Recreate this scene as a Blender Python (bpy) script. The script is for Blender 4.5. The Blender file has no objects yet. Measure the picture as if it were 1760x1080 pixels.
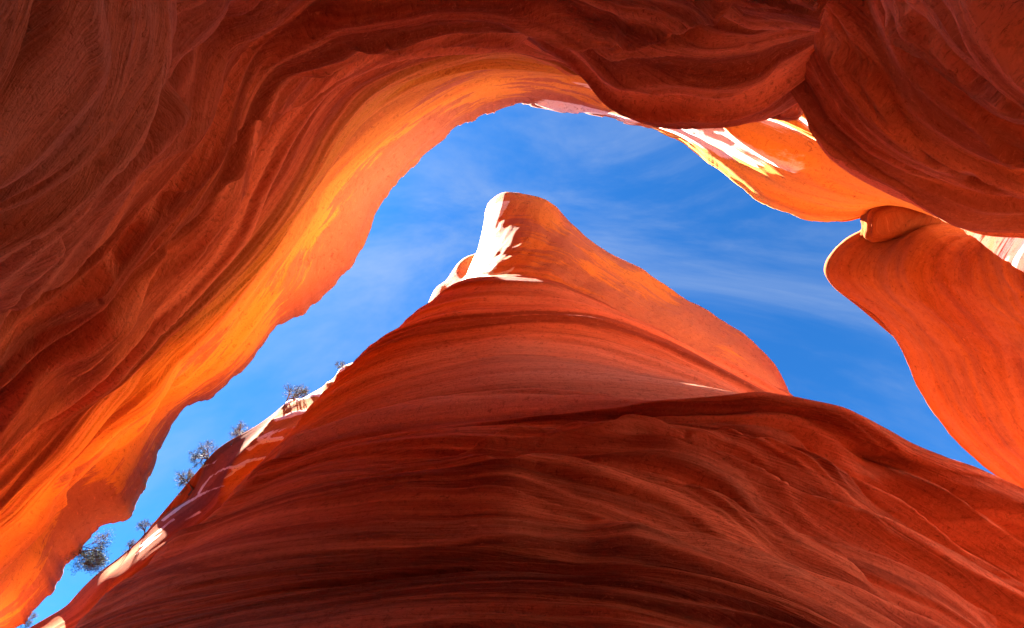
import bpy, math, random
import numpy as np

scene = bpy.context.scene
C = scene.collection

# ------------------------------------------------------------------ camera
EYE = np.array((0.0, 0.0, 1.6))
F_PX, W_PX, H_PX = 760.0, 1760.0, 1080.0
PITCH = math.radians(64.0)
cd = bpy.data.cameras.new('camera')
cd.sensor_width = 36.0
cd.lens = 36.0 * F_PX / W_PX
cd.clip_start, cd.clip_end = 0.05, 2000.0
cam = bpy.data.objects.new('camera', cd)
cam.location = EYE
cam.rotation_euler = (math.pi / 2 + PITCH, 0, 0)
C.objects.link(cam)
scene.camera = cam

# ------------------------------------------------------------------ sun and sky
SUN_AZ = math.radians(-84.0)       # from +Y towards +X
SUN_EL = math.radians(61.8)
SUN_DIR = np.array((math.sin(SUN_AZ) * math.cos(SUN_EL), math.cos(SUN_AZ) * math.cos(SUN_EL), math.sin(SUN_EL)))
world = bpy.data.worlds.new('World')
scene.world = world
world.use_nodes = True
wn, wl = world.node_tree.nodes, world.node_tree.links
bg = wn['Background']
bg.inputs[1].default_value = 0.055
sky = wn.new('ShaderNodeTexSky')
sky.sky_type = 'NISHITA'
sky.sun_disc = False
sky.sun_elevation = SUN_EL
sky.sun_rotation = SUN_AZ
sky.altitude = 1800
sky.air_density = 1.0
sky.dust_density = 0.3
sky.ozone_density = 2.0
gam = wn.new('ShaderNodeGamma'); gam.inputs[1].default_value = 1.25
wl.new(sky.outputs[0], gam.inputs[0])
tint = wn.new('ShaderNodeMix'); tint.data_type = 'RGBA'; tint.blend_type = 'MULTIPLY'
tint.inputs[0].default_value = 1.0
tint.inputs[7].default_value = (0.046, 0.152, 0.210, 1)
wl.new(gam.outputs[0], tint.inputs[6])
# thin cirrus wisps
tc = wn.new('ShaderNodeTexCoord')
mp = wn.new('ShaderNodeMapping')
mp.inputs['Rotation'].default_value = (0.2, 0.1, math.radians(35))
mp.inputs['Scale'].default_value = (1.0, 2.6, 1.2)
mp.inputs['Location'].default_value = (3.1, 0.0, 1.0)
wl.new(tc.outputs['Generated'], mp.inputs[0])
nz = wn.new('ShaderNodeTexNoise')
nz.inputs['Scale'].default_value = 1.5
nz.inputs['Detail'].default_value = 9
nz.inputs['Roughness'].default_value = 0.62
nz.inputs['Distortion'].default_value = 0.6
wl.new(mp.outputs[0], nz.inputs['Vector'])
mr = wn.new('ShaderNodeMapRange')
mr.interpolation_type = 'SMOOTHSTEP'
mr.inputs['From Min'].default_value = 0.38
mr.inputs['From Max'].default_value = 0.85
mr.inputs['To Max'].default_value = 0.55
wl.new(nz.outputs[0], mr.inputs[0])
mx = wn.new('ShaderNodeMix'); mx.data_type = 'RGBA'
wl.new(mr.outputs[0], mx.inputs[0])
wl.new(tint.outputs[2], mx.inputs[6])
mx.inputs[7].default_value = (0.50, 0.61, 0.78, 1)
wl.new(mx.outputs[2], bg.inputs[0])

sd = bpy.data.lights.new('sun', 'SUN')
sd.energy = 5.0
sd.angle = math.radians(0.53)
sd.color = (1.0, 0.92, 0.80)
sun = bpy.data.objects.new('sun', sd)
sun.rotation_euler = (math.pi / 2 - SUN_EL, 0, math.pi - SUN_AZ)
sun.location = (0, 0, 60)
C.objects.link(sun)

vs = scene.view_settings
vs.view_transform = 'Standard'
vs.look = 'None'
vs.gamma = 1
vs.use_curve_mapping = False
vs.exposure = 4.42
cy = scene.cycles
cy.max_bounces = 7
cy.diffuse_bounces = 6
cy.glossy_bounces = 2
cy.use_denoising = True
cy.sample_clamp_indirect = 8
cy.caustics_reflective = False

# ------------------------------------------------------------------ projection helpers
SP, CP = math.sin(PITCH), math.cos(PITCH)
def ray(px, py):
    cx = (np.asarray(px, float) - W_PX / 2) / F_PX
    cyy = (H_PX / 2 - np.asarray(py, float)) / F_PX
    return np.stack([cx, CP - cyy * SP, SP + cyy * CP], -1)
def at_height(px, py, h):                 # point on that line of sight, h metres above the eye
    d = ray(px, py)
    return EYE + d * (np.asarray(h, float) / d[..., 2])[..., None]
def to_px(P):
    v = P - EYE
    f = v[..., 1] * CP + v[..., 2] * SP
    u = -v[..., 1] * SP + v[..., 2] * CP
    f = np.where(f < 0.05, 0.05, f)
    return W_PX / 2 + F_PX * v[..., 0] / f, H_PX / 2 - F_PX * u / f

# ------------------------------------------------------------------ noise
def _hash(ix, iy, seed):
    h = (ix.astype(np.int64) * 374761393 + iy.astype(np.int64) * 668265263 + seed * 974634777) & 0xFFFFFFFF
    h = ((h ^ (h >> 13)) * 1274126177) & 0xFFFFFFFF
    h = h ^ (h >> 16)
    return h
def noise2(x, y, seed=0):                 # gradient noise, about -1..1
    x, y = np.broadcast_arrays(np.asarray(x, float), np.asarray(y, float))
    ix, iy = np.floor(x), np.floor(y)
    fx, fy = x - ix, y - iy
    ix, iy = ix.astype(np.int64), iy.astype(np.int64)
    u = fx * fx * fx * (fx * (fx * 6 - 15) + 10)
    v = fy * fy * fy * (fy * (fy * 6 - 15) + 10)
    def g(dx, dy):
        a = _hash(ix + dx, iy + dy, seed) * (2 * math.pi / 4294967296.0)
        return np.cos(a) * (fx - dx) + np.sin(a) * (fy - dy)
    n0 = g(0, 0) * (1 - u) + g(1, 0) * u
    n1 = g(0, 1) * (1 - u) + g(1, 1) * u
    return (n0 * (1 - v) + n1 * v) * 1.5
def fbm(x, y, seed=0, octs=4, gain=0.5):
    r, a, f = 0, 1.0, 1.0
    for k in range(octs):
        r = r + a * noise2(x * f + 13.7 * k, y * f - 7.3 * k, seed + k * 17)
        a *= gain; f *= 2.0
    return r
def sstep(a, b, x):
    t = np.clip((x - a) / (b - a), 0, 1)
    return t * t * (3 - 2 * t)

# ------------------------------------------------------------------ surfaces from contour lines
def resample(pts, n):
    p = np.array(pts, float)
    seg = np.hypot(*(p[1:, :2] - p[:-1, :2]).T)
    t = np.concatenate([[0], np.cumsum(np.sqrt(seg + 1e-6))])
    dense = hermite(p[:, None, :], t, np.linspace(0, t[-1], 400))[:, 0]
    seg = np.hypot(*(dense[1:, :2] - dense[:-1, :2]).T)
    s = np.concatenate([[0], np.cumsum(seg)])
    q = np.linspace(0, s[-1], n)
    return np.stack([np.interp(q, s, dense[:, k]) for k in range(dense.shape[1])], -1)
def hermite(P, t, tn):
    """C1 cubic through P (R, M, k) with knots t, sampled at tn."""
    R = len(t)
    d = (P[1:] - P[:-1]) / (t[1:] - t[:-1])[:, None, None]
    m = np.empty_like(P)
    m[0], m[-1] = d[0], d[-1]
    if R > 2:
        h0 = (t[1:-1] - t[:-2])[:, None, None]; h1 = (t[2:] - t[1:-1])[:, None, None]
        m[1:-1] = (d[:-1] * h1 + d[1:] * h0) / (h0 + h1)
    i = np.clip(np.searchsorted(t, tn, 'right') - 1, 0, R - 2)
    h = (t[i + 1] - t[i])
    x = ((tn - t[i]) / h)[:, None, None]; h = h[:, None, None]
    x2, x3 = x * x, x * x * x
    return (2*x3 - 3*x2 + 1) * P[i] + (x3 - 2*x2 + x) * h * m[i] + (-2*x3 + 3*x2) * P[i+1] + (x3 - x2) * h * m[i+1]

def contour(h, pts, n):
    """Contour line traced as sight lines, at height h above the eye (or a third value per point)."""
    p = [(a[0], a[1], a[2] if len(a) > 2 else h) for a in pts]
    r = resample(p, n)
    return at_height(r[:, 0], r[:, 1], r[:, 2])
def wrap(row, left=(), right=()):
    """Carry a contour on behind its silhouette: (metres back, metres sideways inward)."""
    out = [row]
    for side, offs in ((0, left), (-1, right)):
        if not offs: continue
        S = row[side]
        r = (S - EYE)[:2]; r = r / np.hypot(*r)
        inw = row[len(row) // 2][:2] - S[:2]
        per = np.array((-r[1], r[0]))
        if per @ inw < 0: per = -per
        ex = [S + np.array((*(r * b + per * c), dz)) for b, c, dz in offs]
        if side == 0: out.insert(0, np.array(ex[::-1]))
        else: out.append(np.array(ex))
    return np.concatenate(out, 0)

def crisp(rows, k):
    """Keep row k a sharp edge."""
    a = rows[k] + (rows[k - 1] - rows[k]) * 0.06
    b = rows[k] + (rows[k + 1] - rows[k]) * 0.06
    return rows[:k] + [a, rows[k], b] + rows[k + 1:]
class Sheet: pass
def sheet(rows, density=0.52, off=0.10, minseg=3, smooth=2, flip=False, maxseg=400):
    """Dense grid from contour rows; carries strata coordinates (s along, q across) in hundreds of photo pixels."""
    P = np.array(rows)
    R, M, _ = P.shape
    px, py = to_px(P)
    inside = (px > -60) & (px < W_PX + 60) & (py > -60) & (py < H_PX + 60)
    cl = lambda a, lo, hi: np.clip(a, lo, hi)
    cx, cyy = cl(px, -220, 1980), cl(py, -220, 1300)
    def span(axis):
        dx = np.diff(cx, axis=axis); dy = np.diff(cyy, axis=axis)
        L = np.hypot(dx, dy)
        vis = np.maximum(np.take(inside, range(0, L.shape[axis]), axis), np.take(inside, range(1, L.shape[axis] + 1), axis))
        other = 1 - axis
        cnt = vis.sum(axis=other)
        avg = (L * vis).sum(axis=other) / np.maximum(cnt, 1)
        top = np.where(vis, L, 0).max(axis=other)
        med = np.minimum(np.median(L, axis=other), 300)
        dens = np.where(cnt > 0, 0.5 * avg + 0.5 * top, med * off)
        return dens, np.where(cnt > 0, avg, med)
    vvis, vlen = span(0)
    uvis, ulen = span(1)
    wch = lambda A, ax: np.sqrt(np.linalg.norm(np.diff(A, axis=ax), axis=2)).mean(axis=1 - ax) + 1e-3
    tv = np.concatenate([[0], np.cumsum(wch(P, 0))])
    tu = np.concatenate([[0], np.cumsum(wch(P, 1))])
    def samples(t, vis):
        out = [t[0]]; idx = [0.0]
        for k in range(len(t) - 1):
            n = int(np.clip(round(vis[k] * 0.582 * density), minseg, maxseg))
            out += list(t[k] + (t[k+1] - t[k]) * np.arange(1, n + 1) / n)
        return np.array(out)
    nv, nu = samples(tv, vvis), samples(tu, uvis)
    D = hermite(P, tv, nv)
    D = hermite(np.swapaxes(D, 0, 1), tu, nu)
    D = np.swapaxes(D, 0, 1)
    for _ in range(smooth):
        D[1:-1] = 0.25 * D[:-2] + 0.5 * D[1:-1] + 0.25 * D[2:]
        D[:, 1:-1] = 0.25 * D[:, :-2] + 0.5 * D[:, 1:-1] + 0.25 * D[:, 2:]
    S = Sheet()
    S.P = D
    S.q = np.interp(nv, tv, np.concatenate([[0], np.cumsum(np.maximum(vlen, 4))]) / 100)[:, None] + 0 * nu[None]
    S.s = np.interp(nu, tu, np.concatenate([[0], np.cumsum(np.maximum(ulen, 4))]) / 100)[None] + 0 * nv[:, None]
    S.v = np.interp(nv, tv, np.arange(R))[:, None] + 0 * nu[None]
    S.u = np.interp(nu, tu, np.arange(M))[None] + 0 * nv[:, None]
    S.px, S.py = to_px(D)
    S.dist = np.linalg.norm(D - EYE, axis=2)
    S.flip = flip
    S.N = normals(S)
    S.attr = {}
    return S
def normals(S):
    du = np.gradient(S.P, axis=1); dv = np.gradient(S.P, axis=0)
    n = np.cross(du, dv)
    n /= np.linalg.norm(n, axis=2, keepdims=True) + 1e-12
    return -n if S.flip else n

def polydist(px, py, line):
    """Signed distance (px) to a polyline; positive on the left of its direction (image y down). Also the position along it 0..1."""
    line = np.array(line, float)
    best = np.full(px.shape, 1e9); sg = np.zeros(px.shape); al = np.zeros(px.shape)
    L = np.hypot(*(line[1:] - line[:-1]).T); tot = L.sum(); acc = 0
    for k in range(len(line) - 1):
        a, b = line[k], line[k+1]
        d = b - a
        t = np.clip(((px - a[0]) * d[0] + (py - a[1]) * d[1]) / (d @ d), 0, 1)
        ex, ey = px - (a[0] + t * d[0]), py - (a[1] + t * d[1])
        dd = np.hypot(ex, ey)
        m = dd < best
        best = np.where(m, dd, best)
        sg = np.where(m, np.sign(ex * d[1] - ey * d[0]), sg)
        al = np.where(m, (acc + t * L[k]) / tot, al)
        acc += L[k]
    return best * sg, al
def inpoly(px, py, poly, soft=10):
    """About 1 inside the outline, 0 outside, soft edge in px."""
    line = list(poly) + [poly[0]]
    d, _ = polydist(px, py, line)
    x0, y0 = np.array(line)[:-1].T; x1, y1 = np.array(line)[1:].T
    ins = np.zeros(px.shape, bool)
    for a, b, c, e in zip(x0, y0, x1, y1):
        cond = ((b > py) != (e > py)) & (px < (c - a) * (py - b) / ((e - b) if e != b else 1e-9) + a)
        ins ^= cond
    sd = np.where(ins, np.abs(d), -np.abs(d))
    return sstep(-soft, soft, sd)

def ledge(S, line, amp, wa, wb, under=0.6, taper=0.15, wob=7, seed=1):
    """A rock lip along a traced strata line: proud on its left side (wa px fade), undercut on its right (wb px fade); amp in m."""
    if len(line) > 2:
        line = resample([(x_, y_) for x_, y_ in line], 48)
    la = np.array(line, float)
    pad = 4 * max(wa, wb)
    m = (S.px > la[:, 0].min() - pad) & (S.px < la[:, 0].max() + pad) & (S.py > la[:, 1].min() - pad) & (S.py < la[:, 1].max() + pad) & (S.v < getattr(S, 'vmax', 99))
    px, py, s, q = S.px[m], S.py[m], S.s[m], S.q[m]
    wv = wob * (noise2(s * 0.55, q * 0.25, seed + 900) + 0.35 * noise2(s * 1.4, q * 0.4, seed + 950))
    d, al = polydist(px + wv, py + wv, line)
    t = sstep(0, taper, al) * sstep(0, taper, 1 - al) * (0.75 + 0.5 * noise2(s * 0.4, q * 0.2, seed + 970))
    prof = np.where(d > 0, np.exp(-np.abs(d) / wa), -under * np.exp(-np.abs(d) / wb))
    prof = prof * np.abs(np.tanh(d / 2.5)) ** 0.5
    S.disp[m] += amp * t * prof
def layers(q, s, f, seed):
    """Beds of uneven thickness: each stands proud or back by its own amount, drifting slowly along the wall. Returns step relief and tone."""
    x = q * f + 0.9 * noise2(q * f * 0.37, s * 0.03, seed + 1) + 0.12 * noise2(s * 0.5, q * f * 0.5, seed + 2)
    i = np.floor(x); t = x - i
    def val(j): return noise2(s * 0.10 + j * 0.37, j * 5.713 + 0.31, seed + 3) + 0.6 * noise2(s * 0.33, j * 3.177 + 0.77, seed + 4)
    w = sstep(0.70, 1.0, t)
    a, b = val(i), val(i + 1)
    hv = lambda j: (_hash(j.astype(np.int64), np.full(j.shape, 7, np.int64), seed) % 1000) / 500.0 - 1.0
    return a * (1 - w) + b * w, hv(i) * (1 - w) + hv(i + 1) * w
def strata(S, amp, seed, warp=0.5, octaves=((0.5, .7), (1.1, .75), (2.0, .5), (3.7, .22), (7, .08)), aniso=0.07, saw=0.65, lump=0.6, beds=1.0):
    """Bedded erosion relief; amp in metres at unit octave (array or number)."""
    q = S.q + warp * fbm(S.s * 0.16, S.q * 0.30, seed, 2) + 0.35 * warp * noise2(S.s * 0.22, S.q * 0.9, seed + 3) + 0.06 * warp * fbm(S.s * 0.8, S.q * 1.0, seed + 5, 2)
    r = lump * 1.1 * fbm(S.s * 0.25, S.q * 0.4, seed + 50, 3)
    for k, (f, a) in enumerate(octaves):
        n = noise2(S.s * f * aniso, q * f, seed + 101 * k)
        gate = sstep(-0.25, 0.55, noise2(S.s * f * aniso * 0.9 + 31, q * f * 0.4, seed + 101 * k + 7))
        ph = q * f * 1.1 + 0.7 * noise2(S.s * f * aniso * 0.8, q * f * 0.5, seed + 101 * k + 3)
        fr = ph - np.floor(ph)
        fr = fr ** 1.35
        sw = (2 * np.abs(fr - 0.5)) ** 1.5 - 0.4
        r = r + a * (n * (1 - saw) + saw * gate * sw * 1.1)
    tone = 0
    if beds:
        for f, a, tw in ((2.3, .62, .5), (5.2, .30, .7), (8.5, .12, .5)):
            rel, tn = layers(q, S.s, f, seed + int(f * 10))
            r = r + beds * a * rel
            tone = tone + tw * tn
    S.attr['bedtone'] = np.clip(tone, -1.2, 1.2) if beds else 0 * q
    S.disp = S.disp + amp * r
def pits(S, amp, seed, scale=2.2, thr=0.45, aniso=0.55):
    n = noise2(S.s * scale * aniso, S.q * scale, seed) * 0.7 + 0.5 * noise2(S.s * scale * aniso * 2.3, S.q * scale * 2.3, seed + 9)
    S.disp = S.disp - amp * sstep(thr, thr + 0.35, n)

def build(name, S, mat, parent=None, rim=None):
    if hasattr(S, 'disp'):
        if rim is not None:
            S.disp = S.disp * (1 - sstep(rim, rim + 0.5, S.v))      # flat tops behind the rim
        S.P = S.P + S.N * S.disp[..., None]
    R, M = S.P.shape[:2]
    idx = np.arange(R * M).reshape(R, M)
    a, b, c, d = idx[:-1, :-1].ravel(), idx[:-1, 1:].ravel(), idx[1:, 1:].ravel(), idx[1:, :-1].ravel()
    f = np.stack([a, d, c, b] if S.flip else [a, b, c, d], 1)
    me = bpy.data.meshes.new(name)
    me.vertices.add(R * M)
    me.vertices.foreach_set('co', S.P.reshape(-1).astype(np.float32))
    me.loops.add(f.size)
    me.loops.foreach_set('vertex_index', f.ravel().astype(np.int32))
    me.polygons.add(len(f))
    me.polygons.foreach_set('loop_start', np.arange(0, f.size, 4, dtype=np.int32))
    me.polygons.foreach_set('loop_total', np.full(len(f), 4, dtype=np.int32))
    me.polygons.foreach_set('use_smooth', np.ones(len(f), bool))
    me.update(calc_edges=True)
    at = me.attributes.new('strata', 'FLOAT_VECTOR', 'POINT')
    v = np.stack([S.s, S.q, S.dist * 0.02], -1).reshape(-1).astype(np.float32)
    at.data.foreach_set('vector', v)
    for k in ('sun_pale', 'varnish', 'dust_skylight', 'ochre_glow', 'bedtone'):
        A = S.attr.get(k)
        at = me.attributes.new(k, 'FLOAT', 'POINT')
        vals = np.zeros(R * M, np.float32) if A is None else A.reshape(-1).astype(np.float32)
        at.data.foreach_set('value', vals)
    me.materials.append(mat)
    o = bpy.data.objects.new(name, me)
    C.objects.link(o)
    o.parent = parent
    return o

# ------------------------------------------------------------------ rock material
def rock(name, deep, light, sun_pale=(0.80, 0.72, 0.66), varn=(0.34, 0.115, 0.065), dust_skylight=(0.56, 0.245, 0.165), ochre_glow=(0.64, 0.30, 0.042), bands=1.0, bump=0.35, grain=1.0, fine=1.0, relief=0.14, layers=('ochre_glow', 'dust_skylight', 'varnish', 'sun_pale')):
    m = bpy.data.materials.new(name)
    m.use_nodes = True
    n, l = m.node_tree.nodes, m.node_tree.links
    b = n['Principled BSDF']
    b.inputs['Roughness'].default_value = 0.88
    b.inputs['Specular IOR Level'].default_value = 0.06
    def node(t, **k):
        x = n.new(t)
        for a, v in k.items(): setattr(x, a, v)
        return x
    st = node('ShaderNodeAttribute', attribute_name='strata')
    def stretched(sx, sy, detail=5, rough=0.6, dist=0.0, off=0.0):
        mpn = node('ShaderNodeMapping')
        mpn.inputs['Scale'].default_value = (sx, sy, 1)
        mpn.inputs['Location'].default_value = (off, off * 1.7, off)
        l.new(st.outputs['Vector'], mpn.inputs[0])
        t = node('ShaderNodeTexNoise')
        t.inputs['Scale'].default_value = 1.0
        t.inputs['Detail'].default_value = detail
        t.inputs['Roughness'].default_value = rough
        t.inputs['Distortion'].default_value = dist
        l.new(mpn.outputs[0], t.inputs['Vector'])
        return t
    def ramp(src, lo, hi, a=0.0, bb=1.0):
        r = node('ShaderNodeMapRange', interpolation_type='SMOOTHSTEP')
        r.inputs[1].default_value, r.inputs[2].default_value = lo, hi
        r.inputs[3].default_value, r.inputs[4].default_value = a, bb
        l.new(src, r.inputs[0])
        return r.outputs[0]
    def mix(fac, a, bb, blend='MIX'):
        x = node('ShaderNodeMix', data_type='RGBA', blend_type=blend)
        for s, v in ((x.inputs[0], fac), (x.inputs[6], a), (x.inputs[7], bb)):
            if hasattr(v, 'links'): l.new(v, s)
            else: s.default_value = v if isinstance(v, float) else (*v[:3], 1)
        return x.outputs[2]
    def math_(op, a, bb):
        x = node('ShaderNodeMath', operation=op)
        for s, v in zip(x.inputs, (a, bb)):
            if hasattr(v, 'links'): l.new(v, s)
            else: s.default_value = v
        return x.outputs[0]
    broad = stretched(0.12, 1.1, 3, 0.55, 0.2)
    mid = stretched(0.16, 5.0, 5, 0.65, 0.15, 3.1)
    thin = stretched(0.35, 22.0, 4, 0.75, 0.15, 7.7)
    col = mix(ramp(broad.outputs[0], 0.33, 0.68), deep, light)
    col = mix(math_('MULTIPLY', ramp(mid.outputs[0], 0.42, 0.72), 0.6 * bands), col, [min(1, c * 1.25 + 0.03) for c in light])
    col = mix(math_('MULTIPLY', ramp(mid.outputs[0], 0.46, 0.28), 0.7 * bands), col, [c * 0.5 for c in deep])
    col = mix(math_('MULTIPLY', ramp(thin.outputs[0], 0.50, 0.68), 0.50 * fine), col, [c * 0.45 for c in deep])
    bt = node('ShaderNodeAttribute', attribute_name='bedtone')
    col = mix(math_('MULTIPLY', ramp(bt.outputs['Fac'], 0.0, 0.9), 0.75 * bands), col, [min(1, c * 1.35 + 0.035) for c in light])
    col = mix(math_('MULTIPLY', ramp(bt.outputs['Fac'], 0.0, -0.9), 0.75 * bands), col, [c * 0.55 for c in deep])
    if 'ochre_glow' in layers:  # orange bounce light painted into the rock colour
        oc = node('ShaderNodeAttribute', attribute_name='ochre_glow')
        col = mix(math_('MULTIPLY', oc.outputs['Fac'], ramp(mid.outputs[0], 0.30, 0.60, 0.45, 1.0)), col, ochre_glow)
    if 'dust_skylight' in layers:  # dust tint that also paints pinkish skylight
        du = node('ShaderNodeAttribute', attribute_name='dust_skylight')
        col = mix(math_('MULTIPLY', du.outputs['Fac'], ramp(mid.outputs[0], 0.25, 0.62, 0.45, 1.0)), col, dust_skylight)
    if 'varnish' in layers:
        va = node('ShaderNodeAttribute', attribute_name='varnish')
        flake = stretched(0.8, 13.0, 6, 0.72, 0.35, 11.0)
        vf = ramp(math_('ADD', math_('MULTIPLY', flake.outputs[0], 1.0), va.outputs['Fac']), 0.96, 1.05)
        col = mix(math_('MULTIPLY', vf, 0.85), col, varn)
    if 'sun_pale' in layers:  # sunlight painted as whitened rock
        pa = node('ShaderNodeAttribute', attribute_name='sun_pale')
        rag = stretched(0.8, 16.0, 5, 0.7, 0.3, 21.0)
        pf = ramp(math_('ADD', rag.outputs[0], pa.outputs['Fac']), 0.95, 1.08)
        col = mix(math_('MULTIPLY', pf, 0.93), col, sun_pale)
    # sand grain
    tco = node('ShaderNodeTexCoord')
    gr = node('ShaderNodeTexNoise')
    gr.inputs['Scale'].default_value = 9.0; gr.inputs['Detail'].default_value = 5; gr.inputs['Roughness'].default_value = 0.75
    l.new(tco.outputs['Object'], gr.inputs['Vector'])
    col = mix(math_('MULTIPLY', ramp(gr.outputs[0], 0.5, 0.3), 0.35 * grain), col, [c * 0.45 for c in deep])
    spk = stretched(9.0, 22.0, 6, 0.85, 1.2, 33.0)
    col = mix(math_('MULTIPLY', ramp(spk.outputs[0], 0.48, 0.32), 0.75 * grain), col, [c * 0.4 for c in deep])
    col = mix(math_('MULTIPLY', ramp(spk.outputs[0], 0.54, 0.70), 0.5 * grain), col, [min(1, c * 1.35 + 0.03) for c in light])
    l.new(col, b.inputs['Base Color'])
    # relief
    hgt = math_('ADD', math_('MULTIPLY', mid.outputs[0], 1.0), math_('MULTIPLY', thin.outputs[0], 0.35))
    hgt = math_('ADD', hgt, math_('MULTIPLY', gr.outputs[0], 0.4))
    hgt = math_('ADD', hgt, math_('MULTIPLY', spk.outputs[0], 0.3))
    bp = node('ShaderNodeBump')
    bp.inputs['Strength'].default_value = bump
    bp.inputs['Distance'].default_value = relief
    l.new(hgt, bp.inputs['Height'])
    l.new(bp.outputs[0], b.inputs['Normal'])
    return m

M_FIN = rock('rock_red_base', (0.33, 0.058, 0.028), (0.52, 0.135, 0.062), layers=('dust_skylight',), bump=0.7)
M_TOW = rock('rock_red_tower', (0.31, 0.052, 0.019), (0.50, 0.125, 0.042), ochre_glow=(0.58, 0.20, 0.028), bump=0.7)
M_OUT = rock('rock_outer_wall', (0.46, 0.090, 0.029), (0.64, 0.195, 0.064), bump=0.75)
M_TAN = rock('rock_tan_wall', (0.52, 0.125, 0.054), (0.70, 0.250, 0.120), layers=('dust_skylight',), bump=0.8)
M_ORG = rock('rock_orange_smooth', (0.19, 0.040, 0.008), (0.27, 0.078, 0.016), bands=0.22, fine=0.5, bump=0.6, layers=())
M_FAR = rock('rock_far_wall', (0.24, 0.046, 0.013), (0.34, 0.085, 0.024), ochre_glow=(0.62, 0.22, 0.030), bands=0.7, layers=('ochre_glow', 'sun_pale'))

def tag(o, label, cat, group=None):
    o['label'] = label; o['category'] = cat
    if group: o['group'] = group
    return o
def empty(name, loc=(0, 0, 0)):
    o = bpy.data.objects.new(name, None)
    o.location = loc
    C.objects.link(o)
    return o

# ------------------------------------------------------------------ canyon floor
def floor():
    n = 60
    g = np.sign(np.linspace(-1, 1, n)) * np.abs(np.linspace(-1, 1, n)) ** 2.5 * 400
    X, Y = np.meshgrid(g, g)
    Z = 0.06 * noise2(X * 0.4, Y * 0.4, 4) * np.exp(-(X**2 + Y**2) / 900)
    S = Sheet(); S.P = np.stack([X, Y, Z], -1)
    S.s, S.q, S.dist, S.flip, S.attr = X * 0.3, Y * 0.3, X * 0, False, {}
    o = build('canyon_floor', S, rock('sand_floor', (0.28, 0.075, 0.03), (0.36, 0.11, 0.045), bands=0.2, layers=()))
    o['kind'] = 'structure'
floor()

# ------------------------------------------------------------------ outer wall: left arm, overhead arch, right arm
N = 34
def ground_row(row, k=1.0, z=-0.3):
    r = row.copy(); r[:, :2] *= k; r[:, 2] = z
    return r
rim = contour(38, [(-140,1180),(-40,1105),(45,1058),(100,1000),(140,925),(212,893),(242,840),(272,768),(302,715),(370,670),(428,615),(447,577),(490,545),(560,495),(600,455),(640,370),(682,308),(735,250),(800,205),(870,177),(920,177),(965,185),(1050,203),(1130,225),(1190,258),(1240,298),(1330,355),(1400,380),(1460,387),(1490,362),(1550,360),(1600,372)], N)
c1 = contour(25, [(-140,1130),(-60,1060),(40,960),(105,860),(180,800),(255,725),(330,660),(395,605),(447,535),(515,462),(555,400),(600,330),(660,260),(740,197),(830,152),(920,145,25),(1020,160,27),(1120,188,30),(1220,235,32.3),(1330,305,33.8),(1450,345,34.5),(1530,350,34.8),(1600,368,34.8)], N)
c2 = contour(15, [(-160,1080),(-80,1000),(0,910),(90,790),(200,705),(300,630),(385,545),(445,475),(495,400),(530,335),(580,260),(650,190),(740,140),(840,112),(940,118,15.5),(1040,135,18.5),(1140,150,21.5),(1250,185,23.3),(1350,230,24.2),(1450,280,25.5),(1540,330,26),(1600,360,26)], N)
c3 = contour(9.2, [(-180,1030),(-100,950),(0,840),(100,725),(200,645),(300,560),(390,468),(450,395),(500,318),(545,240),(610,165),(700,112),(800,85),(870,80),(960,95),(1018,130),(1062,168),(1150,192),(1250,207),(1335,192),(1372,165),(1420,140)], N)
c4 = contour(6.7, [(-180,880),(-100,800),(0,700),(120,590),(230,490),(320,390),(400,290),(450,210),(520,130),(620,70),(740,35),(860,30),(960,50),(1050,90),(1150,110),(1250,120),(1330,105),(1400,80)], N)
c5 = contour(4.5, [(-220,720),(-120,640),(0,540),(100,430),(190,320),(260,200),(320,80),(380,-10),(480,-80),(620,-120),(860,-130),(1100,-90),(1250,-20),(1340,0),(1420,20)], N)
c6 = contour(3.2, [(-260,600),(-150,520),(-20,420),(70,320),(150,200),(200,80),(240,-40),(320,-180),(500,-300),(800,-350),(1150,-300),(1320,-120),(1420,-40)], N)
c7 = contour(2.4, [(-320,500),(-220,420),(-100,300),(0,150),(60,0),(100,-150),(200,-400),(500,-650),(900,-700),(1300,-500),(1450,-150)], N)
def outward(row, dist, dz, smooth=6):
    t = np.gradient(row[:, :2], axis=0)
    for _ in range(smooth): t[1:-1] = (t[:-2] + t[1:-1] + t[2:]) / 3
    t /= np.linalg.norm(t, axis=1, keepdims=True)
    n = np.stack([t[:, 1], -t[:, 0]], 1)
    r = row.copy(); r[:, :2] += n * dist; r[:, 2] += dz
    return r
out1 = outward(rim, 1.2, 0.1); out2 = outward(rim, 6, 0.6); out3 = outward(rim, 40, 3.0)
# the bulge on the right overhangs: the wall steps back behind its lip
k = sstep(1000, 1120, to_px(c3)[0])[:, None]
c3b = outward(c3, 1.0, 0.0, 4); c3b = c3 * (1 - k) + c3b * k; c3b[:, 2] += 0.9
c3c = outward(c3, 2.6, 0.0, 4); c3c = c3 * (1 - k) + c3c * k; c3c[:, 2] += 2.2
rows = [ground_row(c7, 1.0), c7, c6, c5, c4, c3, c3b, c3c, c2, c1, rim, out1, out2, out3]
S = sheet(crisp(rows, 10), flip=True)
print('C', S.P.shape)
S.disp = np.zeros(S.q.shape)
low = sstep(6.0, 4.0, S.v)                                # below the lip
am = np.clip(S.dist, 2, 34)
strata(S, am * (0.015 + 0.019 * low), 11, lump=0.25, octaves=((0.5, .4), (1.1, .6), (2.0, .6), (3.7, .3), (7, .1)), beds=1.5)
S.vmax = 11.2
ledge(S, [(-60,575),(20,480),(85,370),(130,290),(165,215),(205,130),(235,70),(280,15),(320,-40)], 0.24, 90, 60, 1.3, seed=3)
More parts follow.
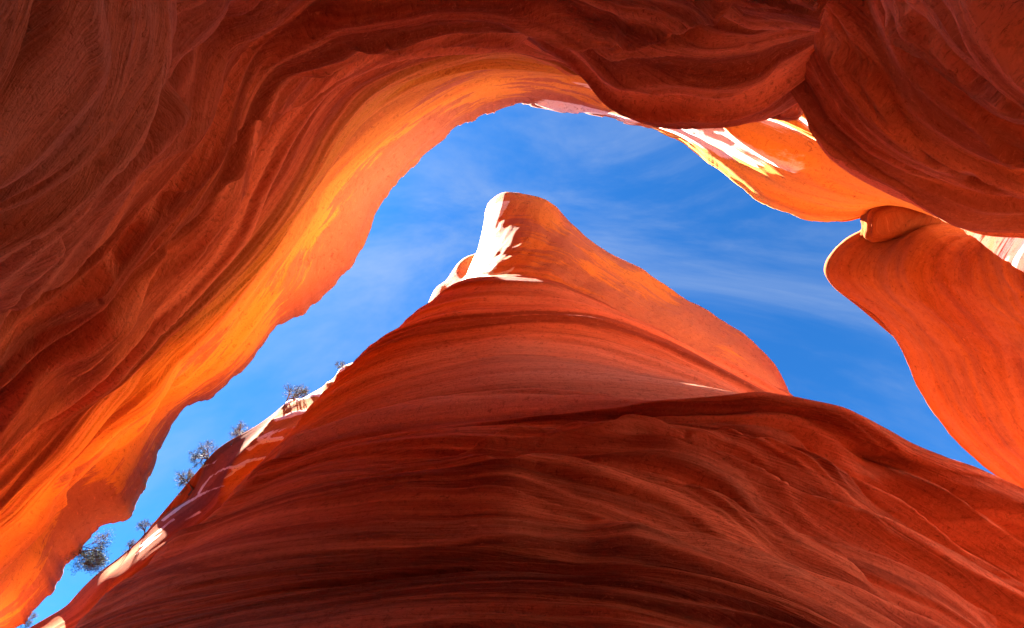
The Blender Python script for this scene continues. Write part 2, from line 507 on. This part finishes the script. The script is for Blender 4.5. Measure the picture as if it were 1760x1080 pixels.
ledge(S, [(-60,610),(0,550),(60,495),(140,400),(215,280),(290,150),(345,50),(380,-30)], 0.21, 22, 90, 1.6, seed=4)
ledge(S, [(150,500),(220,435),(300,340),(375,250),(400,230),(450,200),(520,175)], 0.11, 50, 50, 1.3, seed=5)
ledge(S, [(60,700),(160,590),(260,480),(340,370),(420,280),(500,215),(560,160),(640,110)], 0.13, 40, 55, 1.3, seed=6)
ledge(S, [(150,660),(240,570),(330,470),(400,380),(460,300)], 0.13, 26, 40, 1.2, seed=7)
ledge(S, [(500,150),(570,95),(660,62),(760,48),(860,52),(950,62)], 0.23, 30, 26, 1.0, seed=8)
ledge(S, [(560,60),(660,30),(780,15),(900,25),(1000,50),(1080,70)], 0.21, 30, 26, 1.0, seed=9)
ledge(S, [(1050,60),(1130,45),(1210,20),(1270,-10)], 0.21, 30, 26, 1.0, seed=10)
ledge(S, [(1040,125),(1120,140),(1210,140),(1300,120),(1350,100)], 0.14, 30, 24, 1.0, seed=14)
ledge(S, [(-20,1010),(60,880),(150,800),(230,740),(300,650)], 0.70, 60, 50, 1.0, seed=12)
ledge(S, [(20,960),(80,880),(110,790),(150,760),(240,690),(330,640)], 0.63, 40, 40, 1.0, seed=13)
pits(S, 0.05 * low * np.clip(S.dist / 6, .4, 2), 15, 3.0, 0.6)
# low: dust and painted skylight; high: flaking varnish, painted sunlit streaks, orange bounce glow
S.attr['dust_skylight'] = 0.8 * sstep(4.2, 2.6, S.v) * sstep(700, 200, S.px + 0.4 * S.py)  # dust skin, with pinkish skylight painted into it
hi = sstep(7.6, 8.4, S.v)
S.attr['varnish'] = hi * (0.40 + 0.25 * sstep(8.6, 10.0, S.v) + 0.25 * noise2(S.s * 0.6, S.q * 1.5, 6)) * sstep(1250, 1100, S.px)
sun_pale = 0.74 * inpoly(S.px, S.py, [(975,140),(1010,131),(1060,150),(1140,170),(1250,190),(1330,170),(1380,160),(1410,235),(1450,275),(1470,292),(1390,286),(1290,288),(1240,272),(1200,252),(1130,215),(1050,180)], 14)  # sunlit ridges painted as white streaks
sun_pale = np.maximum(sun_pale, 0.72 * inpoly(S.px, S.py, [(905,168),(960,171),(1040,188),(1130,213),(1190,245),(1120,218),(1030,196),(960,181)], 4))
sun_pale = sun_pale * (0.80 + 0.95 * noise2(S.s * 0.14, S.q * 6.5, 44)) * sstep(6.2, 7.2, S.v)
S.attr['sun_pale'] = sun_pale
S.disp = S.disp + sstep(0.1, 0.5, sun_pale) * 0.5 * layers(S.q, S.s, 9.0, 77)[0]
S.attr['ochre_glow'] = np.clip(0.95 * sstep(5.0, 7.5, S.v) + 0.5 * sstep(650, 950, S.py) * sstep(3.5, 5, S.v), 0, 1)  # warm bounce glow painted on the arch and lower left
# broken little steps along the rim
jag = noise2(S.s * 1.6, 0.3, 61) + 0.6 * noise2(S.s * 4.1, 0.7, 62)
jag = np.round(jag * 2.2) / 2.2 * 0.6 + 0.4 * jag
near_rim = np.where(S.v < 10, np.exp(-np.abs(S.v - 10) * 3.2), 1.0) * (1 - sstep(12, 12.5, S.v))
S.P[..., :2] += (near_rim * jag * 0.009 * S.dist * (1 - 0.65 * sstep(1000, 1200, S.px)))[..., None] * np.array((0.0, -1.0))
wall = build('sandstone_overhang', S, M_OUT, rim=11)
tag(wall, 'huge overhanging red sandstone wall arching over the left and top of the canyon', 'rock wall')

# ------------------------------------------------------------------ fin: base
NB = 26
b1 = contour(1.75, [(-250,1370),(-90,1260),(40,1200),(300,1130),(600,1090),(900,1080),(1200,1120),(1500,1230),(1800,1400),(2050,1600)], NB)
b2 = contour(2.4, [(135,1075),(210,1035),(320,990),(500,955),(700,945),(900,950),(1100,975),(1300,1030),(1500,1110),(1700,1210),(1900,1330)], NB)
b3 = contour(3.7, [(338,900),(480,848),(620,812),(800,800),(950,805),(1100,830),(1250,880),(1400,950),(1600,1060),(1760,1160),(1900,1260)], NB)
b4 = contour(4.77, [(435,818),(560,775),(700,745),(860,730),(1000,733),(1150,742),(1300,778),(1450,840),(1600,930),(1760,1040),(1900,1140)], NB)
b5 = contour(5.5, [(470,792),(580,758),(700,732),(860,712),(1000,700),(1150,690),(1300,685),(1400,700),(1500,732),(1600,775),(1668,803),(1760,848),(1900,920)], NB)
b6 = contour(7.0, [(500,762),(600,722),(740,687),(880,669,7),(1000,673,6.8),(1150,684,6.2),(1300,692,5.8),(1500,745,5.8),(1760,860,5.8),(1900,930,5.8)], NB)
def shift(row, v):
    return row + np.array(v, float)
b7 = shift(b6, (0, 1.2, 0.0)); b8 = shift(b6, (0.5, 4.0, -0.3))
WB = dict(left=((2, .5, 0), (7, 2.5, 0), (16, 7, 0)), right=((3, 1, 0), (10, 4, 0)))
rows = [wrap(r, **WB) for r in (ground_row(b1, .95), b1, b2, b3, b4, b5, b6, b7, b8)]
fin = empty('rock_fin', (0.3, 4.5, 0))
S = sheet(rows)
print('base', S.P.shape)
S.disp = np.zeros(S.q.shape)
am = np.clip(S.dist, 2, 12)
fade = 0.35 + 0.65 * sstep(500, 1150, S.px + 0.4 * (S.py - 700))
lipk = 1 - 0.6 * np.exp(-((S.v - 5.4) / 0.6) ** 2)
strata(S, am * 0.040 * fade * lipk, 23, lump=0.2)
def rev(l): return l[::-1]
ledge(S, rev([(740,782),(818,766),(867,750),(907,744),(948,750),(981,744),(1042,750),(1079,740),(1119,742),(1160,750),(1203,750),(1239,742),(1272,758),(1305,754),(1345,775),(1400,800)]), 0.2, 60, 26, 0.7, seed=21, wob=3)
ledge(S, rev([(540,848),(610,823),(655,819),(696,803),(744,801),(802,803),(838,815),(887,819),(916,807),(969,811),(1030,827),(1111,844),(1200,862),(1272,893),(1345,921),(1427,962),(1468,995),(1560,1060)]), 0.24, 70, 22, 0.7, seed=22, wob=3)
ledge(S, rev([(1000,890),(1060,909),(1141,933),(1223,958),(1288,978),(1353,1007),(1427,1039),(1508,1072),(1600,1120)]), 0.24, 60, 30, 0.7, seed=23)
ledge(S, rev([(1020,756),(1060,758),(1121,762),(1182,779),(1243,795),(1305,819),(1345,844),(1427,872),(1508,901),(1590,937),(1671,986),(1753,1047),(1850,1110)]), 0.28, 34, 24, 0.8, seed=24)
ledge(S, rev([(1300,755),(1345,762),(1406,795),(1468,823),(1529,852),(1569,884),(1631,933),(1692,966),(1760,1015),(1850,1080)]), 0.4, 44, 40, 0.9, seed=25)
ledge(S, rev([(1440,760),(1520,800),(1600,830),(1680,880),(1760,930),(1850,990)]), 0.3, 40, 30, 0.8, seed=26)
ledge(S, rev([(1150,830),(1250,868),(1350,905),(1450,940),(1560,985),(1680,1050),(1760,1110)]), 0.2, 26, 20, 0.8, seed=27)
cav = np.exp(-(((S.px - 1540) * 0.97 + (S.py - 802) * 0.25) / 55) ** 2 - (((S.py - 802) - 0.22 * (S.px - 1540)) / 17) ** 2)
S.disp = S.disp - 0.35 * cav
pits(S, 0.03 * fade, 25, 3.2, 0.62)
S.attr['dust_skylight'] = 0.9 * sstep(4.9, 5.7, S.v) * sstep(1500, 900, S.px) + 0.25 * sstep(0.1, 0.5, noise2(S.s * 0.15, S.q * 1.6, 29))  # shoulder band painted as lit by the sky, plus random dust patches
o = build('base', S, M_FIN)
def adopt(o, root):
    o.parent = root
    o.matrix_parent_inverse = root.matrix_basis.inverted()
bpy.context.view_layer.update()
adopt(o, fin)
tag(fin, 'tall layered red sandstone fin rising to a rounded tip in the centre', 'rock')

# ------------------------------------------------------------------ fin: tower
NT = 24
t0 = contour(8.8, [(400,848),(470,790),(560,735),(660,695),(780,668),(880,655),(1000,655),(1150,668),(1300,695),(1480,755)], NT)
t1 = contour(10.9, [(505,735),(570,690),(660,645),(780,615),(880,603),(1000,612),(1120,640,10.3),(1250,675,9.7),(1400,735,9.3)], NT)
t2 = contour(13.3, [(590,652),(650,610),(740,572),(880,553),(1000,565),(1100,595,13),(1200,635,12.1),(1300,680,11.3),(1380,715,10.9)], NT)
t3 = contour(16.5, [(690,565),(730,540),(800,515),(880,503),(970,515),(1060,553,16.3),(1160,603,15.4),(1270,660,14.4),(1360,702,13.8)], NT)
t4 = contour(19.2, [(735,528),(790,490),(870,468),(940,475),(1000,500),(1080,545,18.9),(1180,600,18.2),(1280,650,17.4),(1353,690,16.8)], NT)
t5 = contour(24.0, [(803,464),(830,435),(880,420),(940,425),(1010,460),(1090,510),(1200,570),(1300,635),(1352,682)], NT)
t6 = contour(30.2, [(825,405),(845,380),(880,370),(930,378),(1000,425),(1090,480),(1200,550),(1310,625),(1352,676)], NT)
t7 = contour(36.5, [(833,352),(850,336),(880,329),(925,338),(958,358),(1010,410),(1090,458),(1192,522),(1292,592),(1330,635),(1352,672)], NT)
t8 = contour(37.6, [(835,350),(852,333),(880,326),(922,333),(955,350),(1010,405),(1090,452),(1190,516),(1290,586),(1330,630),(1352,670)], NT)
tops = [shift(t8, (0, 1.2, 0.1)), shift(t8, (0.5, 5.0, 0.3)), shift(t8, (1, 30.0, 0.6))]
tb = shift(t0, (0, 0.6, -2.5))
WT = dict(left=((1.5, .3, 0), (5, 1.5, 0), (14, 4, 0)), right=((4, 1, 0), (12, 5, 0)))
rows = [wrap(r, **WT) for r in (tb, t0, t1, t2, t3, t4, t5, t6, t7, t8, *tops)]
S = sheet(rows)
print('tower', S.P.shape)
S.disp = np.zeros(S.q.shape)
up = sstep(4.8, 5.3, S.v)
strata(S, np.clip(S.dist, 2, 24) * (0.024 - 0.014 * up) * (0.35 + 0.65 * sstep(1.2, 3.0, S.v)), 37, beds=0.8)
S.disp = S.disp + up * 0.14 * fbm(S.s * 1.2, S.q * 1.2, 38, 4)
ledge(S, rev([(725,538),(790,490),(870,468),(940,475),(1000,500),(1080,545),(1180,600),(1280,650),(1360,690)]), 0.14, 60, 30, 0.6, wob=2, seed=31, taper=0.12)
S.attr['dust_skylight'] = 0.8 * sstep(2.8, 1.2, S.v) + 0.4 * sstep(0.0, 0.5, noise2(S.s * 0.12, S.q * 2.2, 39)) * (1 - up)  # tower foot tinted as if skylit, random dusty bands above
S.attr['ochre_glow'] = up  # reflected orange light put into the upper tower's colour
S.attr['varnish'] = up * (0.50 + 0.3 * noise2(S.s * 0.8, S.q * 0.8, 36) + 0.2 * sstep(960, 1250, S.px))
sun_pale = inpoly(S.px, S.py, [(828,352),(850,345),(880,338),(868,358),(856,375),(862,385),(850,400),(852,415),(868,418),(850,432),(840,455),(868,445),(848,465),(885,454),(882,462),(850,474),(800,492),(780,497),(800,462),(822,405)], 6)
S.attr['sun_pale'] = sun_pale * 0.75  # sunlit left side of the tip painted white
o = build('tower', S, M_TOW, rim=9.2); adopt(o, fin)

# ------------------------------------------------------------------ fin: spur behind the tip on the left
r0 = contour(38, [(690,580),(712,552),(735,524),(748,495),(766,482),(780,462),(792,446),(812,437),(850,425)], 14)
r1 = contour(35, [(705,590),(735,555),(760,525),(780,505),(800,485),(820,470),(860,455)], 14)
r2 = contour(28, [(740,610),(780,580),(820,550),(850,530),(880,510)], 14)
def radial(row, d, dz):
    r = row.copy(); v = r[:, :2] / np.linalg.norm(r[:, :2], axis=1, keepdims=True)
    r[:, :2] += v * d; r[:, 2] += dz
    return r
S = sheet([r2, r1, r0, radial(r0, .8, .05), radial(r0, 6, .2)])
S.disp = np.zeros(S.q.shape)
strata(S, 0.05, 39)
S.attr['ochre_glow'] = np.ones(S.q.shape) * 0.8  # same orange glow painted over the spur
o = build('rear_spur', S, M_TOW, rim=2); adopt(o, fin)

# ------------------------------------------------------------------ near right wall
NE = 20
e0 = contour(8.2, [(1240,-70),(1275,-10),(1310,70),(1365,160),(1400,235),(1460,290),(1560,340),(1650,375),(1760,390),(1900,400),(2100,420)], NE)
e1 = contour(7.3, [(1290,-130),(1340,-60),(1400,30),(1450,120),(1500,190),(1580,250),(1680,290),(1800,330),(1950,360),(2200,400)], NE)
e2 = contour(6.2, [(1380,-250),(1450,-150),(1530,-30),(1580,60),(1650,130),(1760,190),(1880,240),(2000,280),(2300,340)], NE)
e3 = contour(4.5, [(1480,-450),(1600,-300),(1750,-100),(1850,30),(1950,100),(2100,180),(2500,260)], NE)
def radial(row, d, dz):
    r = row.copy(); v = r[:, :2] / np.linalg.norm(r[:, :2], axis=1, keepdims=True)
    r[:, :2] += v * d; r[:, 2] += dz
    return r
WE = dict(left=((1.0, -.2, 0), (3, -.8, 0)))
rows = [wrap(r, **WE) for r in (ground_row(e3), e3, e2, e1, e0, radial(e0, .8, .5), radial(e0, 3.0, .8))]
S = sheet(rows, flip=True)
print('E', S.P.shape)
S.disp = np.zeros(S.q.shape)
strata(S, 0.036 * np.clip(S.dist, 2, 12), 53, lump=0.2, octaves=((0.6, .4), (1.3, .6), (2.4, .6), (4.5, .3), (8, .1)), aniso=0.08, beds=1.7)
ledge(S, [(1760,345),(1660,300),(1590,255),(1540,205),(1500,150),(1460,110),(1420,70),(1380,30)], 0.17, 30, 40, 0.8, seed=41)
ledge(S, [(1800,290),(1730,255),(1680,210),(1640,160),(1600,110),(1560,60),(1540,0)], 0.18, 36, 40, 0.8, seed=42)
ledge(S, [(1800,200),(1740,170),(1700,120),(1640,60),(1600,20),(1580,-30)], 0.17, 36, 36, 0.8, seed=43)
pits(S, 0.07, 55, 2.2, 0.4, 0.35)
S.attr['dust_skylight'] = np.clip(0.3 + 0.3 * noise2(S.s * 0.3, S.q * 0.8, 58), 0, 1)
near = build('sandstone_outcrop', S, M_TAN)
tag(near, 'pitted brownish tan rock wall hanging in the upper right corner', 'rock wall')

# ------------------------------------------------------------------ right buttress
NF = 22
f0 = contour(38, [(1600,372),(1540,384),(1480,402),(1440,425),(1420,452),(1430,490),(1470,520),(1510,550),(1550,600),(1570,650),(1600,697),(1638,748),(1690,800),(1780,870),(1880,950)], NF)
f1 = contour(37, [(1630,385),(1580,392),(1520,410),(1475,440),(1465,470),(1490,505),(1540,550),(1590,610),(1620,680),(1670,750),(1760,830),(1880,920)], NF)
f2 = contour(34, [(1660,400),(1620,405),(1585,430),(1570,470),(1600,530),(1660,600),(1710,690),(1780,780),(1920,880)], NF)
f3 = contour(29.8, [(1720,440),(1715,470),(1730,520),(1780,600),(1850,700),(1960,800)], NF)
f4 = contour(25.5, [(1850,520),(1870,580),(1930,660),(2040,760)], NF)
rows = [ground_row(f4), f4, f3, f2, f1, f0, shift(f0, (2, 1.3, .05)), shift(f0, (13, 9, .4)), shift(f0, (45, 30, 1))]
S = sheet(crisp(rows, 5), flip=True)
print('F', S.P.shape)
S.disp = np.zeros(S.q.shape)
strata(S, 0.008 * np.clip(S.dist, 2, 40), 71, beds=0.7)
S.disp = S.disp + 0.25 * fbm(S.s * 0.9, S.q * 0.9, 72, 5)
tag(build('rock_buttress', S, M_ORG, rim=6), 'smooth bright orange rock buttress on the right edge below the crack', 'rock')

# ------------------------------------------------------------------ sunlit wall in the cleft on the right
NG = 10
def cleft(h):
    y = np.linspace(-24, 18.5, NG)
    return np.stack([44 + (50 - h) * 0.43 + 0.8 * np.sin(y * 0.35), y, 0 * y + EYE[2] + h], -1)
g0 = cleft(52)
rows = [ground_row(cleft(24)), cleft(24), cleft(34), cleft(40), cleft(46), g0, shift(g0, (3, 0, .2)), shift(g0, (30, 0, 1))]
S = sheet(rows, flip=True)
S.disp = np.zeros(S.q.shape)
strata(S, 0.010 * np.clip(S.dist, 2, 40), 83)
S.attr['sun_pale'] = 0.60 + 0.2 * noise2(S.s, S.q * 2, 5)  # sun's whitening painted into the wall colour
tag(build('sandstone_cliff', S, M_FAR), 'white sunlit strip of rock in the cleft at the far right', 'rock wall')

# ------------------------------------------------------------------ far inner wall on the left
NL = 24
l0 = contour(38, [(660,590),(610,628),(545,680),(490,705),(440,735),(395,757),(355,792),(330,850),(282,885),(232,935),(190,970),(150,1000),(128,1030),(100,1050),(40,1085),(-60,1140)], NL)
l1 = contour(33, [(700,600),(640,650),(570,700),(505,745),(445,795),(400,830),(350,872),(300,912),(230,970),(180,1012,33.5),(145,1045,34.6),(60,1095,35.3),(-40,1150,35.3)], NL)
l2 = contour(24, [(760,660),(680,720),(600,780),(520,850),(440,920),(350,1000),(250,1080),(120,1160)], NL)
rows = [ground_row(l2), l2, l1, l0, radial(l0, 1.2, .05), radial(l0, 6, .3), radial(l0, 40, 1)]
S = sheet(crisp(rows, 3), flip=True)
print('B', S.P.shape)
S.disp = np.zeros(S.q.shape)
strata(S, 0.004 * np.clip(S.dist, 2, 50), 91)
# a corner runs down the wall; ledges painted sunlit white cross the face right of it
d, al = polydist(S.px, S.py, [(607,634),(573,646),(525,680),(489,709),(460,748),(414,793),(395,832),(385,856)])
S.disp = S.disp + 0.6 * np.exp(-np.abs(d) / 16)
sun_pale = 0 * S.q
for a_, b_, w_ in (((585,661),(544,674),5), ((567,681),(515,697),6), ((545,708),(482,728),6), ((512,736),(455,760),6), ((490,755),(437,776),6), ((462,788),(410,808),5), ((430,803),(400,825),4),
                   ((600,640),(540,672),6), ((540,672),(500,702),6)):
    m_ = ((a_[0] + b_[0]) / 2, (a_[1] + b_[1]) / 2 - 4)
    dd, al = polydist(S.px, S.py, [b_, m_, a_])
    sun_pale = np.maximum(sun_pale, sstep(w_ * 1.1, w_ * 0.2, np.abs(dd)))
    S.disp = S.disp + 0.22 * np.exp(-np.abs(dd) / 5)
for ln in ([(406,804),(385,808),(363,820),(351,834),(342,849)], [(395,838),(370,842),(344,852),(313,870),(280,895)], [(345,880),(300,905),(262,930),(235,955)], [(400,768),(385,785),(365,797),(350,802)], [(300,893),(270,915),(240,940)]):
    dd, al = polydist(S.px, S.py, ln)
    sun_pale = np.maximum(sun_pale, sstep(4.5, 1.2, np.abs(dd)))
S.attr['sun_pale'] = 0.66 * sun_pale * (0.92 + 0.4 * noise2(S.s * 2.2, S.q * 4.0, 95))  # sun on the ledges painted as white stripes
d, al = polydist(S.px, S.py, [(607,634),(573,646),(525,680),(489,709),(460,748),(414,793),(395,832),(385,856)])
S.attr['ochre_glow'] = sstep(-4, 6, d) * sstep(380, 400, S.px)  # lit side of the corner painted more orange
FAR = S
tag(build('sandstone_cliff', S, M_FAR, rim=4), 'far orange and red wall with ledges painted sunlit white, bushes along its rim, lower left', 'rock wall')

# ------------------------------------------------------------------ jammed boulders
def boulder(name, label, center, ax, half, seed, mat):
    """A rounded, bedded block: half = half sizes along ax, across and up."""
    n, m = 40, 64
    th = np.linspace(0.001, math.pi - 0.001, n)[:, None]; ph = np.linspace(0, 2 * math.pi, m)[None]
    e = lambda x, p: np.sign(x) * np.abs(x) ** (p * 0.65)
    X = e(np.sin(th), .75) * e(np.cos(ph), .75); Y = e(np.sin(th), .75) * e(np.sin(ph), .75); Z = e(np.cos(th), .75) + 0 * ph
    k = 1 + 0.10 * noise2(X * 1.3 + seed, Z * 1.3 + Y, seed) + 0.05 * noise2(X * 3 + Y * 2, Z * 4, seed + 3) - 0.03 * (np.sin(Z * 14 + X * 2) > 0.6)
    ax = np.array(ax, float); ax /= np.linalg.norm(ax)
    up = np.array((0, 0, 1.0)); up -= ax * (up @ ax); up /= np.linalg.norm(up)
    sd_ = np.cross(up, ax)
    S = Sheet()
    S.P = (X * k * half[0])[..., None] * ax + (Y * k * half[1])[..., None] * sd_ + (Z * k * half[2])[..., None] * up
    S.s, S.q, S.dist, S.flip, S.attr = X * 2 + ph * 0.2, Z * 1.5 + 0.2 * X, X * 0 + 1, True, {}
    o = build(name, S, mat)
    o.location = center
    tag(o, label, 'boulder')
    return o
pa_, pb_ = at_height(1482, 388, 37.2), at_height(1605, 366, 36.6)
boulder('wedged_boulder', 'long reddish orange boulder jammed in the crack above the orange buttress', (pa_ + pb_) / 2 + np.array((0.3, -.1, 0)), pb_ - pa_, (np.linalg.norm(pb_ - pa_) / 2 * 1.08, 1.7, 0.85), 5, M_ORG)
pc_ = at_height(1349, 180, 10.6)
boulder('wedged_boulder', 'small layered red stone knob tucked under the bulge by the tan wall', pc_, (1, 0.1, 0.25), (0.42, 0.3, 0.25), 9, M_FIN)

# ------------------------------------------------------------------ bushes on the rims
def plain(name, col, rough=0.8):
    m = bpy.data.materials.new(name); m.use_nodes = True
    n, l = m.node_tree.nodes, m.node_tree.links
    b = n['Principled BSDF']
    t = n.new('ShaderNodeTexNoise'); t.inputs['Scale'].default_value = 6.0; t.inputs['Detail'].default_value = 3
    cr = n.new('ShaderNodeMix'); cr.data_type = 'RGBA'
    cr.inputs[6].default_value = (*[c * 0.6 for c in col], 1); cr.inputs[7].default_value = (*[c * 1.3 for c in col], 1)
    l.new(t.outputs[0], cr.inputs[0]); l.new(cr.outputs[2], b.inputs['Base Color'])
    b.inputs['Roughness'].default_value = rough
    b.inputs['Specular IOR Level'].default_value = 0.1
    return m
M_WOOD = plain('grey_bark', (0.10, 0.075, 0.06))
M_LEAF = plain('juniper_green', (0.060, 0.080, 0.045))
def bush(label, base, grow, size, seed, leafy=0.4, levels=4, spread=0.75, droop=0.0, fine=1.0):
    rnd = random.Random(seed)
    V, Fc, LV, LF = [], [], [], []
    def seg(a, b, ra, rb):
        d = b - a; L = np.linalg.norm(d)
        if L < 1e-6: return
        d = d / L
        u = np.cross(d, (0.3, 0.5, 0.81)); u /= np.linalg.norm(u); v = np.cross(d, u)
        i = len(V)
        for p, r in ((a, ra), (b, rb)):
            for k in range(3):
                t = 2 * math.pi * k / 3
                V.append(p + (u * math.cos(t) + v * math.sin(t)) * r)
        for k in range(3):
            Fc.append((i + k, i + (k + 1) % 3, i + 3 + (k + 1) % 3, i + 3 + k))
    def tuft(p, d, n, r):
        for _ in range(n):
            o_ = np.array([rnd.gauss(0, 1) for _ in range(3)]) * r * 0.55
            a = np.array([rnd.gauss(0, 1) for _ in range(3)]) * 0.7 + d
            a /= np.linalg.norm(a)
            b_ = np.cross(a, [rnd.gauss(0, 1) for _ in range(3)]); b_ /= np.linalg.norm(b_) + 1e-9
            L, w = r * rnd.uniform(.35, .75), r * rnd.uniform(.07, .14)
            i = len(LV); c = p + o_
            LV.extend([c - b_ * w, c + b_ * w, c + a * L])
            LF.append((i, i + 1, i + 2))
    def grow_(p, d, L, r, lev):
        n = 3
        for k in range(n):
            d2 = d + np.array([rnd.gauss(0, .16) for _ in range(3)]) + np.array((0, 0, -droop * (levels - lev) * 0.12))
            d2 /= np.linalg.norm(d2)
            q_ = p + d2 * L / n
            r2 = r * (1 - 0.35 * (k + 1) / n)
            seg(p, q_, r * (1 - 0.35 * k / n), r2)
            if lev <= 1: tuft(q_, d2, max(1, int(round(8 * leafy))), size * 0.06)
            p, d = q_, d2
            if lev > 0 and k > 0 or (lev == levels and k == 0):
                for _ in range(2 if lev > 1 else 1):
                    a = np.array([rnd.gauss(0, 1) for _ in range(3)])
                    a -= d * (a @ d); a /= np.linalg.norm(a) + 1e-9
                    dd = d * (1 - spread * .45) + a * spread
                    dd /= np.linalg.norm(dd)
                    grow_(p, dd, L * rnd.uniform(.55, .78), r2 * .68, lev - 1)
        if lev > 0:
            grow_(p, d, L * 0.7, r2 * .8, lev - 1)
    g = np.array(grow, float); g /= np.linalg.norm(g)
    for k in range(3):
        a = np.array([rnd.gauss(0, .45) for _ in range(3)])
        d = g + a; d /= np.linalg.norm(d)
        grow_(np.zeros(3), d, size * 0.38, size * 0.036 * fine, levels - 1)
    seg(np.zeros(3), np.array((-.05, .1, -1.0)) * size * 0.25, size * 0.03, size * 0.035)
    root = empty('rim_bush', base)
    tag(root, label, 'bush', 'bushes along the canyon rim')
    for nm, vv, ff, mt in (('branches', V, Fc, M_WOOD), ('foliage', LV, LF, M_LEAF)):
        if not ff: continue
        me = bpy.data.meshes.new(nm)
        me.from_pydata([tuple(x) for x in vv], [], ff)
        me.materials.append(mt)
        o = bpy.data.objects.new(nm, me); C.objects.link(o); o.parent = root
    return root
fpx, fpy = to_px(FAR.P)
def on_rim(px, py, back=0.25, dz=-0.15):          # highest point of the far wall on that line of sight
    m = (np.abs(fpx - px) < 5) & (FAR.v < 5.2)
    k = np.argmin(np.where(m, fpy, 1e9))
    p = FAR.P.reshape(-1, 3)[k]
    r = p[:2] / np.linalg.norm(p[:2])
    return p + np.array((r[0] * back, r[1] * back, dz))
def on_line(px, py, h=38.0, back=0.3, dz=-0.25):
    p = at_height(px, py, h)
    r = p[:2] / np.linalg.norm(p[:2])
    return p + np.array((r[0] * back, r[1] * back, dz))
UP = (0, 0, 1)
bush('round dark green bush with two lobes, on the rim between two others', on_rim(402, 752), (-.1, -.1, 1), 2.9, 1, leafy=.5)
bush('wide dark bush highest on the far rim near the striped ledges', on_rim(492, 703), (0, 0, 1), 2.9, 2, leafy=.5)
bush('scraggly bush hanging off the far rim just left of the two-lobed one', on_rim(356, 790), (-.7, -.5, .5), 2.6, 3, leafy=.6)
bush('dense dark bush leaning out over the sky above the white stripes', on_rim(330, 848), (-.75, -.3, .6), 3.1, 4, leafy=.5)
bush('tiny sprig at the far rim touching the red fin', on_rim(586, 645), (-.2, 0, 1), 1.1, 5, leafy=.7)
bush('small bush on the far rim beside the lowest white streaks', on_rim(246, 924), (-.3, -.2, 1), 2.0, 6)
bush('low sprig below the small bush by the lowest white streaks', on_rim(222, 946), (-.4, -.2, .8), 1.5, 7, leafy=.7)
bb = at_height(118, 945, 37.3)
bush('large feathery leafless bush hanging from the left wall rim', bb + np.array((-.5, 0.3, 0.2)), at_height(185, 950, 37) - bb + np.array((0, 0, -.5)), 5.2, 8, leafy=.12, spread=.55, droop=.3, levels=5, fine=.6)
b9 = at_height(30, 1072, 37.8)
bush('tiny twigs at the lower left corner on the left wall rim', b9, at_height(70, 1072, 37.8) - b9, 2.4, 9, leafy=.4)
